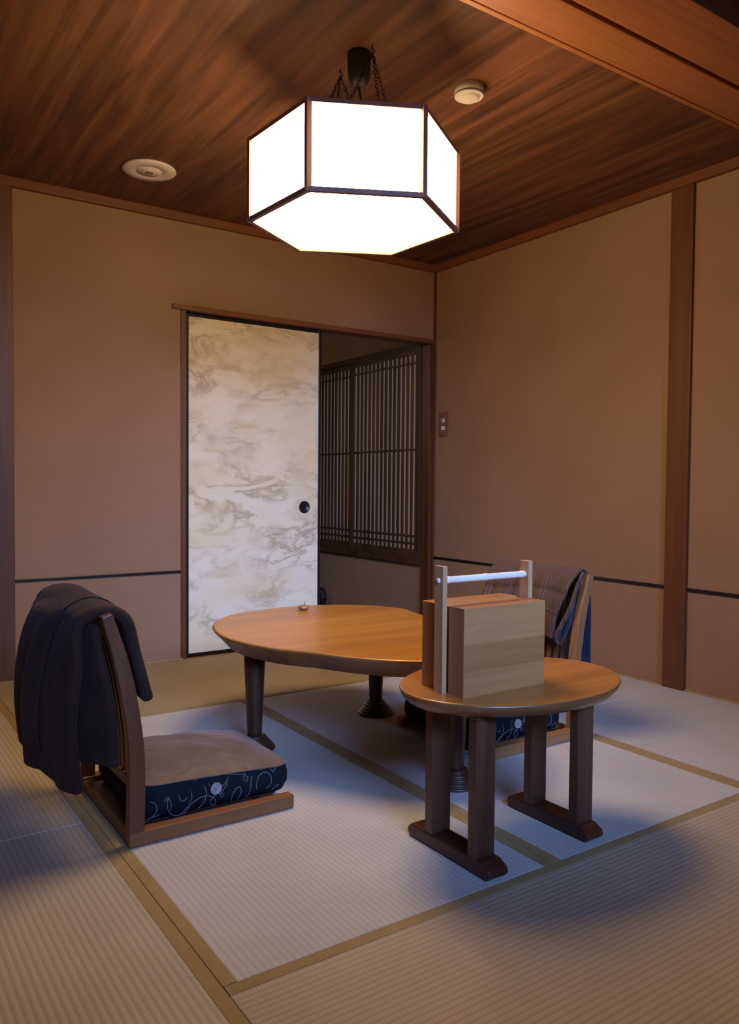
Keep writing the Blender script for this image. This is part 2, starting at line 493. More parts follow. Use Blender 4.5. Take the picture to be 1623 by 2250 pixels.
# floor edge strips
struct(boxes('trim_6', [(-2.524, -1.70, -0.012, 0.001, -0.03, 0.006)], M['yose']), 'pale wooden strip between mats and back wall', 'trim')
struct(boxes('trim_7', [(-0.012, 0.001, -3.6, -0.014, -0.03, 0.006)], M['yose']), 'pale wooden strip between mats and right wall', 'trim')

# overhead lintel beam (two members with a groove between)
struct(boxes('beam_inner', [(XL, 0.0, -2.545, -2.412, 2.20, ZC), (XL, 0.0, -2.412, -2.406, 2.225, ZC), (XL, 0.0, -2.406, -2.386, 2.203, ZC)], M['beam'], bevel=0.003), 'orange brown wooden lintel beam across the ceiling', 'beam')
struct(boxes('beam_outer', [(XL, 0.0, -2.742, -2.562, 2.197, ZC), (XL, 0.0, -2.56, -2.548, 2.235, ZC)], M['beam'], bevel=0.003), 'second wooden lintel beam beside the groove', 'beam')

# ------------------------------------------------------------------ doorway frame
struct(boxes('door_frame_1', [(-1.755, -0.014, -0.018, 0.02, 1.8425, 1.8685), (-1.755, -0.014, 0.02, 0.10, 1.846, 1.8685)], M['trimx'], bevel=0.002), 'brown wooden head rail over the doorway', 'door frame')
struct(boxes('door_frame_2', [(-1.708, -1.680, -0.010, 0.10, -0.03, 1.8425)], M['post'], bevel=0.002), 'slim brown casing left of the sliding door', 'door frame')
struct(boxes('door_frame_3', [(-0.036, -0.001, 0.004, 0.085, -0.03, 1.8425)], M['post'], bevel=0.002), 'brown wooden jamb right of the doorway', 'door frame')
struct(boxes('door_frame_4', [(-1.680, -0.036, 0.000, 0.10, -0.045, -0.004)], M['trimx'], bevel=0.002), 'wooden sill groove under the sliding door', 'door frame')

# sliding paper door
door = bpy.data.objects.new('door_1', None)
COL.objects.link(door)
door.location = (-1.25, 0.045, 0.0)
struct(door, 'cream marbled paper sliding door in a black frame', 'sliding door')
dx0, dx1 = -0.425 + 0.007, 0.417
boxes('frame', [(dx0, dx0 + 0.017, -0.015, 0.015, 0.0, 1.836), (dx1 - 0.017, dx1, -0.015, 0.015, 0.0, 1.836),
                (dx0 + 0.017, dx1 - 0.017, -0.015, 0.015, 0.0, 0.016), (dx0 + 0.017, dx1 - 0.017, -0.015, 0.015, 1.822, 1.836)],
      M['rail'], door, bevel=0.002)
boxes('panel', [(dx0 + 0.016, dx1 - 0.016, -0.011, 0.011, 0.015, 1.823)], M['fusuma'], door)
bm = bmesh.new()
add_lathe(bm, [(0.0355, 0.0), (0.036, 0.003), (0.034, 0.0045), (0.031, 0.0040), (0.029, 0.0012), (0.001, 0.0008)], seg=40)
h = obj('handle', bm, M['rail'], door, (0.309, -0.011, 0.80))
h.rotation_euler = (PI / 2, 0, 0)

# ------------------------------------------------------------------ corridor behind the doorway
struct(boxes('floor_corridor', [(-1.9, 0.0, 0.10, 2.4, -0.13, -0.02)], M['subfloor']), 'wooden corridor floor beyond the doorway', 'floor')
struct(boxes('ceiling_corridor', [(-1.9, 0.1, 0.10, 2.4, 2.25, 2.31)], M['ceiling']), 'dark corridor ceiling beyond the doorway', 'ceiling')
bm = bmesh.new()
add_box(bm, -0.012, 0.08, 0.10, 2.4, -0.02, 0.41)
add_box(bm, -0.012, 0.08, 0.10, 2.4, 1.865, 2.25)
struct(obj('wall_corridor', bm, M['wall']), 'plaster wall below and above the lattice windows', 'wall')
struct(boxes('wall_corridor_back', [(-2.0, 0.1, 2.4, 2.5, -0.13, 2.31), (-2.0, -1.9, 0.1, 2.4, -0.13, 2.31)], M['wall']), 'corridor end wall hidden behind the door', 'wall')
struct(boxes('window_sill_1', [(-0.040, 0.08, 0.10, 2.4, 0.408, 0.447)], M['lattice'], bevel=0.002), 'dark wooden sill under the lattice windows', 'sill')
struct(boxes('window_header_1', [(-0.040, 0.08, 0.10, 2.4, 1.830, 1.868)], M['lattice'], bevel=0.002), 'dark wooden header above the lattice windows', 'trim')

def lattice(name, y0, y1, x, label, ys):
    w = bpy.data.objects.new(name, None)
    COL.objects.link(w)
    w.location = (x, y0, 0.447)
    struct(w, label, 'lattice window')
    L = y1 - y0
    H = 1.384
    boxes('frame', [(-0.012, 0.012, 0, 0.028, 0, H), (-0.012, 0.012, L - 0.06, L, 0, H),
                    (-0.012, 0.012, 0.028, L - 0.06, 0, 0.058), (-0.012, 0.012, 0.028, L - 0.06, H - 0.033, H)], M['lattice'], w, bevel=0.002)
    sl = [(-0.010, -0.002, y - y0 - 0.0115, y - y0 + 0.0115, 0.05, H - 0.02) for y in ys]
    sl += [(-0.013, -0.006, 0.02, L - 0.05, z - 0.005, z + 0.005) for z in (0.101, 0.150, 0.725, 1.296)]
    boxes('slat_grid', sl, M['lattice'], w)
    boxes('paper_pane', [(0.000, 0.003, 0.02, L - 0.05, 0.05, H - 0.02)], M['paper'], w)
    return w

lattice('window_1', 0.10, 0.957, -0.024, 'front lattice window panel with close vertical slats, nearest the jamb', [0.147 + 0.0504 * i for i in range(15)])
lattice('window_2', 0.945, 1.80, 0.003, 'rear lattice window panel partly hidden by the sliding door', [1.000 + 0.0504 * i for i in range(15)])

# small black device and its cable on the corridor floor
t = thing('black_charger', 'small black angular device with a cable, just right of the sliding door', 'device', (-0.10, 1.24, -0.02))
bm = bmesh.new()
prof = [(-0.045, 0.0), (0.0, 0.012), (0.040, 0.075), (0.012, 0.14), (-0.045, 0.155)]
fr = [bm.verts.new((-0.02, -p[0], p[1])) for p in prof]
bk = [bm.verts.new((0.03, -p[0], p[1])) for p in prof]
bm.faces.new(fr); bm.faces.new(list(reversed(bk)))
for i in range(5):
    bm.faces.new((fr[i], fr[(i + 1) % 5], bk[(i + 1) % 5], bk[i]))
obj('casing', bm, M['black_plastic'], t, (0, 0, 0), bevel=0.004)
bm = bmesh.new()
add_tube(bm, catmull([(0, 0.02, 0.02), (0.02, -0.08, 0.032), (0.03, -0.2, 0.018), (0.035, -0.42, 0.006), (0.02, -0.7, 0.005)], 8, False), 0.005)
obj('cable', bm, M['black_plastic'], t)

# ------------------------------------------------------------------ tatami mats
def mat(x0, x1, y0, y1, axis, m, borders, label):
    cx, cy = (x0 + x1) / 2, (y0 + y1) / 2
    g = 0.0012
    t = thing('tatami_mat', label, 'tatami mat', (cx, cy, -0.045), 'tatami mats')
    X0, X1, Y0, Y1 = x0 + g - cx, x1 - g - cx, y0 + g - cy, y1 - g - cy
    boxes('woven_surface', [(X0, X1, Y0, Y1, 0.0, 0.045)], m, t, bevel=0.0025)
    w = 0.029
    for s in borders:
        q = {'l': (X0 - 0.0006, X0 + w, Y0, Y1), 'r': (X1 - w, X1 + 0.0006, Y0, Y1),
             'b': (X0, X1, Y0 - 0.0006, Y0 + w), 't': (X0, X1, Y1 - w, Y1 + 0.0006)}[s]
        boxes('border_strip', [(*q, 0.002, 0.0462)], M['heri'], t, bevel=0.001)

A_, C_, D_ = -2.643, -1.767, -0.888
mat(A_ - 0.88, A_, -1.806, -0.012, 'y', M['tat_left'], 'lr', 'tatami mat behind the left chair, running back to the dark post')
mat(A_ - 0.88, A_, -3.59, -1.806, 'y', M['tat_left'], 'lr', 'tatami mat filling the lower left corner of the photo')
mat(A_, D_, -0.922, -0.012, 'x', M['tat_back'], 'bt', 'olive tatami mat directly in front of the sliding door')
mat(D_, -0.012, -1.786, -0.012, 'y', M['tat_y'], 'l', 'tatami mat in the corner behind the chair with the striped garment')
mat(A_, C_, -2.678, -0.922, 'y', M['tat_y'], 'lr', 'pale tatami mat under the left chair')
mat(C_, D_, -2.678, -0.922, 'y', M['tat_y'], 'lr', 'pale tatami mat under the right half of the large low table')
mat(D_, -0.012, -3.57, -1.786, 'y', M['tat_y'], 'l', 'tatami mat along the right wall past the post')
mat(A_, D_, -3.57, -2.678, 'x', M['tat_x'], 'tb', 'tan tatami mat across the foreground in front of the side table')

# ================================================================== CEILING FITTINGS
# pendant lamp
LC = Vector((-1.789, -1.794, 1.79))
R, ZT = 0.342, 0.255
t = thing('pendant_lamp', 'lit white hexagonal paper lantern hanging from chains', 'ceiling lamp', LC)
hexv = [Vector((R * math.cos(math.radians(33.3 + 60 * k)), R * math.sin(math.radians(33.3 + 60 * k)))) for k in range(6)]
bm = bmesh.new()
def bar(bm, a, b2, w):
    a, b2 = Vector(a), Vector(b2)
    d = (b2 - a).normalized()
    u = d.orthogonal().normalized() if abs(d.z) < 0.9 else Vector((1, 0, 0))
    if abs(d.z) < 0.9:
        u = Vector((0, 0, 1))
    v = d.cross(u).normalized()
    q = []
    for p in (a - d * w / 2, b2 + d * w / 2):
        q.append([bm.verts.new(p + u * w / 2 * i + v * w / 2 * j) for i, j in ((-1, -1), (1, -1), (1, 1), (-1, 1))])
    for i in range(4):
        bm.faces.new((q[0][i], q[0][(i + 1) % 4], q[1][(i + 1) % 4], q[1][i]))
    bm.faces.new(q[0]); bm.faces.new(list(reversed(q[1])))
for k in range(6):
    a, b2 = hexv[k], hexv[(k + 1) % 6]
    bar(bm, (a.x, a.y, 0), (b2.x, b2.y, 0), 0.014)
    bar(bm, (a.x, a.y, ZT), (b2.x, b2.y, ZT), 0.013)
    bar(bm, (a.x, a.y, 0), (a.x, a.y, ZT), 0.016)
obj('frame', bm, M['lamp_frame'], t)
for k in range(6):
    a, b2 = hexv[k] * 0.995, hexv[(k + 1) % 6] * 0.995
    bm = bmesh.new()
    vs = [bm.verts.new(p) for p in ((a.x, a.y, 0.003), (b2.x, b2.y, 0.003), (b2.x, b2.y, ZT - 0.003), (a.x, a.y, ZT - 0.003))]
    bm.faces.new(vs)
    obj('side_panel', bm, M['lamp_paper'], t)
bm = bmesh.new()
bm.faces.new([bm.verts.new((p.x * 0.995, p.y * 0.995, 0.001)) for p in hexv])
obj('bottom_panel', bm, M['lamp_paper'], t)
bm = bmesh.new()
bm.faces.new([bm.verts.new((p.x * 0.99, p.y * 0.99, ZT - 0.004)) for p in hexv])
obj('top_glow_panel', bm, M['lamp_top_glow'], t)
# ceiling rose and cord
bm = bmesh.new()
zr = ZC - LC.z
add_lathe(bm, [(0.004, zr - 0.108), (0.016, zr - 0.106), (0.027, zr - 0.098), (0.034, zr - 0.084), (0.0375, zr - 0.062), (0.039, zr - 0.01), (0.039, zr)], 0.002, -0.016, seg=32)
obj('ceiling_rose', bm, M['black_plastic'], t)
bm = bmesh.new()
add_tube(bm, catmull([(0.002, -0.016, zr - 0.105), (0.004, -0.018, zr - 0.13), (0.02, -0.026, zr - 0.19), (0.05, -0.05, ZT - 0.002)], 8, False), 0.0042)
obj('cord', bm, M['black_plastic'], t)
# chains: three from each ceiling hook
def chain(bm, a, b2, link=0.017):
    a, b2 = Vector(a), Vector(b2)
    L = (b2 - a).length
    n = max(4, int(L / (link * 0.72)))
    d = (b2 - a).normalized()
    u = d.orthogonal().normalized()
    v = d.cross(u)
    for i in range(n):
        c = a + (b2 - a) * ((i + 0.5) / n)
        s = u if i % 2 == 0 else v
        pts = []
        for k in range(10):
            an = 2 * PI * k / 10
            pts.append(c + d * math.cos(an) * link * 0.5 + s * math.sin(an) * link * 0.26)
        add_tube(bm, pts, 0.0014, 5, closed=True)
hooks = [(0.0, 0.096, zr), (0.007, -0.085, zr)]
for hi, hk in enumerate(hooks):
    bm = bmesh.new()
    hp = [(hk[0], hk[1], hk[2])] + [(hk[0] + 0.009 * math.sin(a), hk[1], hk[2] - 0.020 - 0.009 * math.cos(a) + 0.0) for a in [x * 0.5 for x in range(0, 10)]]
    add_tube(bm, hp, 0.0016, 6)
    obj('hook', bm, M['chain'], t)
    ks = (0, 1, 2) if hi == 0 else (3, 4, 5)
    for k in ks:
        e = hexv[k] * 0.42
        bm = bmesh.new()
        chain(bm, (hk[0], hk[1], hk[2] - 0.026), (e.x, e.y, ZT))
        obj('chain', bm, M['chain'], t)
bm = bmesh.new()
for k in range(3):
    a, b2 = hexv[k], hexv[k + 3]
    bar(bm, (a.x, a.y, ZT), (b2.x, b2.y, ZT), 0.007)
obj('top_bar', bm, M['lamp_frame'], t)

# flush round disc near the back wall
t = thing('ceiling_speaker', 'wide flat white disc on the ceiling near the back wall', 'ceiling disc', (-2.035, -0.478, ZC))
bm = bmesh.new()
add_lathe(bm, [(0.116, 0.0), (0.118, -0.006), (0.114, -0.011), (0.064, -0.013), (0.060, -0.009), (0.055, -0.009), (0.052, -0.015), (0.001, -0.016)], seg=48)
obj('plate', bm, M['white_plastic'], t)
bm = bmesh.new()
for k in range(5):
    add_box(bm, -0.015 + k * 0.0065, -0.0115 + k * 0.0065, -0.013, 0.013, -0.0175, -0.0155)
add_lathe(bm, [(0.004, -0.0175), (0.004, -0.0155)], -0.035, -0.012, 10)
obj('vent_slots', bm, M['dark_plastic'], t)

# round smoke detector
t = thing('smoke_detector', 'small round white stepped detector on the ceiling right of the lantern', 'smoke detector', (-1.352, -1.855, ZC))
bm = bmesh.new()
add_lathe(bm, [(0.052, 0.0), (0.052, -0.026), (0.049, -0.029)], seg=40)
obj('base', bm, M['white_plastic'], t)
bm = bmesh.new()
add_lathe(bm, [(0.052, -0.031), (0.051, -0.036), (0.044, -0.038), (0.041, -0.034), (0.039, -0.034), (0.036, -0.043), (0.030, -0.047), (0.001, -0.047)], seg=40)
obj('cover', bm, M['white_plastic'], t)

# ------------------------------------------------------------------ wall switch
t = thing('wall_switch', 'wooden switch plate with two white square buttons near the corner', 'light switch', (0, -0.0985, 1.323))
boxes('plate', [(-0.007, 0.0005, -0.042, 0.042, -0.076, 0.076)], M['switch_wood'], t, bevel=0.0015)
boxes('button', [(-0.0095, -0.0065, -0.017, 0.017, -0.036, -0.012)], M['switch_white'], t, bevel=0.001)
k = boxes('button', [(-0.0095, -0.0065, -0.017, 0.017, 0.012, 0.036)], M['switch_white'], t, bevel=0.001)
boxes('indicator', [(-0.0105, -0.009, -0.001, 0.015, 0.014, 0.034)], M['switch_grey'], k)

# ================================================================== LARGE LOW TABLE
TZ = 0.41
raw = [(-2.105, -1.370), (-2.022, -1.20), (-1.886, -1.088), (-1.73, -1.050), (-1.575, -1.046), (-1.404, -1.108), (-1.281, -1.227), (-1.238, -1.353),
       (-1.262, -1.480), (-1.270, -1.62), (-1.285, -1.80), (-1.33, -2.00), (-1.415, -2.14), (-1.54, -2.232), (-1.68, -2.238), (-1.801, -2.168),
       (-1.881, -2.095), (-1.953, -1.992), (-2.005, -1.89), (-2.085, -1.755), (-2.130, -1.56)]
TC = Vector((-1.68, -1.65))
raw = [Vector(p) - TC for p in raw]
ol = catmull(raw, 7)
area = sum(ol[i - 1].x * ol[i].y - ol[i].x * ol[i - 1].y for i in range(len(ol)))
if area < 0:
    ol.reverse()
t = thing('low_table', 'large low wooden table with a wavy rounded top on turned legs', 'low table', (TC.x, TC.y, 0.0014))
bm = bmesh.new()
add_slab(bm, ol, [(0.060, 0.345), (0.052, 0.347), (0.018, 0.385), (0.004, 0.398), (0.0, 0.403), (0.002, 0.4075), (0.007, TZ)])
obj('table_top', bm, [M['top_wood'], M['top_rim_shaded']], t)
for fx, fy in ((-2.010, -1.509), (-1.404, -1.383), (-1.632, -2.150)):
    bm = bmesh.new()
    add_lathe(bm, [(0.025, 0.045), (0.026, 0.06), (0.031, 0.18), (0.036, 0.29), (0.0385, 0.348)], seg=32)
    lg = obj('leg', bm, M['leg_wood'], t, (fx - TC.x, fy - TC.y, 0))
    bm = bmesh.new()
    pr = []
    z = 0.0
    for k in range(5):
        r = 0.073 - 0.0085 * k
        pr += [(r - 0.003, z), (r, z + 0.003), (r, z + 0.007), (r - 0.004, z + 0.0098)]
        z += 0.0102
    add_lathe(bm, pr + [(0.024, z)], seg=36)
    obj('foot_ring', bm, M['leg_wood'], lg)

# wooden spinning top
t = thing('spinning_top', 'small turned wooden spinning top lying on the large low table', 'spinning top', (-1.616, -1.158, TZ))
bm = bmesh.new()
add_lathe(bm, [(0.002, 0.0), (0.012, 0.002), (0.021, 0.008), (0.0245, 0.0125), (0.022, 0.017), (0.013, 0.0215), (0.003, 0.023)], seg=28)
obj('disc', bm, M['top_toy'], t)
bm = bmesh.new()
add_tube(bm, [(0.003, 0.0, 0.021), (0.006, -0.001, 0.034)], 0.0014, 8)
obj('stem', bm, M['black_plastic'], t)
bm = bmesh.new()
add_tube(bm, catmull([(-0.012, -0.008, 0.0016), (-0.028, -0.013, 0.0016), (-0.043, -0.009, 0.0016)], 6, False), 0.0013, 6)
obj('string', bm, M['black_plastic'], t)

# ================================================================== SIDE TABLE
SX, SY, SZ = -1.742, -2.50, 0.42
t = thing('side_table', 'small oval wooden side table on two sled legs', 'side table', (SX, SY, 0.0014))
pts = []
for k in range(72):
    a = 2 * PI * k / 72
    pts.append(Vector((0.328 * math.cos(a), 0.238 * math.sin(a) * (1.0 + 0.03 * math.cos(a)))))
bm = bmesh.new()
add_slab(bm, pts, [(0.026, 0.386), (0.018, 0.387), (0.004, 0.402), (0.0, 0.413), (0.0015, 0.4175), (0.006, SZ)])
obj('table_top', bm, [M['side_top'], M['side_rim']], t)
for x0, x1, yb, yf in ((-1.972, -1.908, -2.350, -2.672), (-1.616, -1.553, -2.356, -2.662)):
    # sled foot with chamfered ends
    bm = bmesh.new()
    w0, w1 = x0 - SX, x1 - SX
    y0, y1 = yf - SY, yb - SY
    prof = [(y0 + 0.012, 0.0), (y1 - 0.012, 0.0), (y1, 0.010), (y1 - 0.004, 0.024), (y1 - 0.018, 0.036), (y0 + 0.030, 0.038), (y0 + 0.006, 0.026), (y0, 0.012)]
    a = [bm.verts.new((w0, p[0], p[1])) for p in prof]
    c = [bm.verts.new((w1, p[0], p[1])) for p in prof]
    bm.faces.new(a); bm.faces.new(list(reversed(c)))
    for i in range(8):
        bm.faces.new((a[i], a[(i + 1) % 8], c[(i + 1) % 8], c[i]))
    obj('sled_foot', bm, M['sled'], t, bevel=0.006, seg=3)
    for py in (-2.606, -2.440):
        boxes('leg', [(w0 + 0.001, w1 - 0.001, py - 0.0145 - SY, py + 0.0145 - SY, 0.035, 0.388)], M['side_leg'], t, bevel=0.002)
    boxes('top_bracket', [(w0 - 0.003, w1 + 0.003, -2.628 - SY, -2.418 - SY, 0.374, 0.388)], M['side_leg'], t, bevel=0.002)

# ------------------------------------------------------------------ carrying box
BX, BY = -1.8475, -2.507
t = thing('carrying_box', 'tall wooden carrying box with a bamboo carrying handle on the side table', 'carrying box', (BX, BY, SZ))
for nm, y0, y1 in (('front_case', -2.587, -2.529), ('rear_case', -2.483, -2.425)):
    bm = bmesh.new()
    X0, X1, Y0, Y1, Z1 = -1.985 - BX, -1.710 - BX, y0 - BY, y1 - BY, 0.2175
    add_box(bm, X0, X1, Y0, Y1, 0.0, Z1)
    for f in bm.faces:
        cc = f.calc_center_median()
        f.material_index = 1 if abs(cc.x) > 0.13 or cc.z > 0.2 else 0
    bm.normal_update()
    obj(nm, bm, [M['box_front'], M['box_side']], t, bevel=0.0015)
boxes('divider', [(-1.980 - BX, -1.715 - BX, -0.0225, 0.0245, 0.0, 0.2145)], M['box_side'], t)
for x0, x1 in ((-2.001, -1.987), (-1.709, -1.695)):
    boxes('handle_post', [(x0 - BX, x1 - BX, -0.019, 0.0145, 0.0, 0.314)], M['box_post'], t, bevel=0.0015)
bm = bmesh.new()
pr = [(0.0088, 0.0)]
L = 0.278
for s in (0.05, 0.5, 0.96):
    pr += [(0.0086, L * s - 0.008), (0.0096, L * s - 0.001), (0.0099, L * s), (0.0094, L * s + 0.002), (0.0085, L * s + 0.009)]
pr += [(0.0088, L)]
pr = sorted(pr, key=lambda p: p[1])
add_lathe(bm, pr, seg=20)
hb = obj('handle_bar', bm, M['bamboo'], t, (-1.987 - BX, -0.002, 0.278))
hb.rotation_euler = (0, PI / 2, 0)
for xx, sg in ((-2.001, -1), (-1.695, 1)):
    bm = bmesh.new()
    add_lathe(bm, [(0.0066, -0.002), (0.0066, 0.003), (0.0048, 0.0048), (0.001, 0.0052)], seg=18)
    p = obj('peg', bm, M['peg'], t, (xx - BX, -0.002, 0.278))
    p.rotation_euler = (0, sg * PI / 2, 0)

# ================================================================== FLOOR CHAIRS
def post_bm(y0, y1):
    """curved rear upright; profile in the x-z plane (chair faces +x)"""
    cl = [(-0.2185, 0.036, 0.043), (-0.2165, 0.10, 0.042), (-0.2150, 0.19, 0.041), (-0.2185, 0.265, 0.040), (-0.2275, 0.34, 0.039),
          (-0.2410, 0.42, 0.0375), (-0.2590, 0.495, 0.035), (-0.2820, 0.571, 0.030), (-0.2915, 0.601, 0.027)]
    bm = bmesh.new()
    rows = []
    for i, (x, z, w) in enumerate(cl):
        x2, z2 = cl[min(i + 1, len(cl) - 1)][:2]
        x1, z1 = cl[max(i - 1, 0)][:2]
        d = Vector((x2 - x1, z2 - z1)).normalized()
        n = Vector((d.y, -d.x))
        rows.append([bm.verts.new((x + n.x * w / 2 * s, y, z + n.y * w / 2 * s)) for s, y in ((-1, y0), (1, y0), (1, y1), (-1, y1))])
    for a, c in zip(rows, rows[1:]):
        for k in range(4):
            bm.faces.new((a[k], a[(k + 1) % 4], c[(k + 1) % 4], c[k]))
    bm.faces.new(rows[0]); bm.faces.new(rows[-1])
    return bm

def back_x(z):
    cl = [(-0.2185, 0.036), (-0.2165, 0.10), (-0.2150, 0.19), (-0.2185, 0.265), (-0.2275, 0.34), (-0.2410, 0.42), (-0.2590, 0.495), (-0.2820, 0.571), (-0.2915, 0.601)]
    for (xa, za), (xb, zb) in zip(cl, cl[1:]):
        if z <= zb:
            return xa + (xb - xa) * (z - za) / (zb - za)
    return cl[-1][0]

def make_chair(label, wz, wx):
    t = thing('floor_chair', label, 'floor chair', (0, 0, 0), 'legless floor chairs')
    HW = 0.25
    for s in (-1, 1):
        ya, yb = (-HW, -HW + 0.036) if s < 0 else (HW - 0.036, HW)
        boxes('base_rail', [(-0.238, 0.238, ya, yb, 0.0, 0.0385)], wx, t, bevel=0.005, seg=3)
        obj('back_post', post_bm(ya + 0.002, yb - 0.004), wz, t, bevel=0.003)
    yi = HW - 0.038
    boxes('cross_bar', [(-0.236, -0.205, -yi, yi, 0.004, 0.030)], M['chair_cross'], t, bevel=0.003)
    boxes('cross_bar', [(0.165, 0.205, -yi, yi, 0.004, 0.026)], M['chair_cross'], t, bevel=0.003)
    boxes('seat_board', [(-0.235, 0.215, -0.175, 0.175, 0.024, 0.034)], M['chair_cross'], t, bevel=0.002)
    # back rails follow the lean of the posts
    for zz, hh in ((0.155, 0.030), (0.565, 0.05)):
        x = back_x(zz)
        r = boxes('back_rail', [(-0.011, 0.011, -yi, yi, -hh / 2, hh / 2)], M['chair_cross'], t, (x, 0, zz), bevel=0.003)
        r.rotation_euler = (0, -0.05 if zz < 0.3 else -0.28, 0)
    for k in range(11):
        y = -0.175 + 0.035 * k
        bm = bmesh.new()
        rows = []
        for zz in (0.165, 0.265, 0.34, 0.42, 0.495, 0.548):
            x = back_x(zz)
            rows.append([bm.verts.new((x + dx, y + dy, zz)) for dx, dy in ((-0.006, -0.0085), (0.006, -0.0085), (0.006, 0.0085), (-0.006, 0.0085))])
        for a, c in zip(rows, rows[1:]):
            for q in range(4):
                bm.faces.new((a[q], a[(q + 1) % 4], c[(q + 1) % 4], c[q]))
        bm.faces.new(rows[0]); bm.faces.new(rows[-1])
        obj('back_slat', bm, M['chair_cross'], t)
    return t

C1 = (-2.378, -1.787, 0.0014)
C2 = (-1.190, -1.810, 0.0014)
ch1 = make_chair('dark wooden legless chair draped with a dark brown padded jacket', M['chair_wood'], M['chair_rail'])
ch1.location = C1
ch2 = make_chair('light orange wooden legless chair draped with a striped garment, near the right wall', M['chair_wood2'], M['chair_rail2'])
ch2.location = C2
ch2.rotation_euler = (0, 0, PI)

# ------------------------------------------------------------------ seat cushions
def arc(cx, cz, r, a0, a1, n=14, shrink=1.0):
    return [(cx + r * (shrink ** (i / n)) * math.cos(math.radians(a0 + (a1 - a0) * i / n)), cz + r * (shrink ** (i / n)) * math.sin(math.radians(a0 + (a1 - a0) * i / n))) for i in range(n + 1)]

def cushion_h(x, y, hx, hy):
    u, v = x / hx, y / hy
    return 0.125 + 0.045 * (1 - abs(u) ** 2.6) * (1 - abs(v) ** 2.6) - 0.012 * u

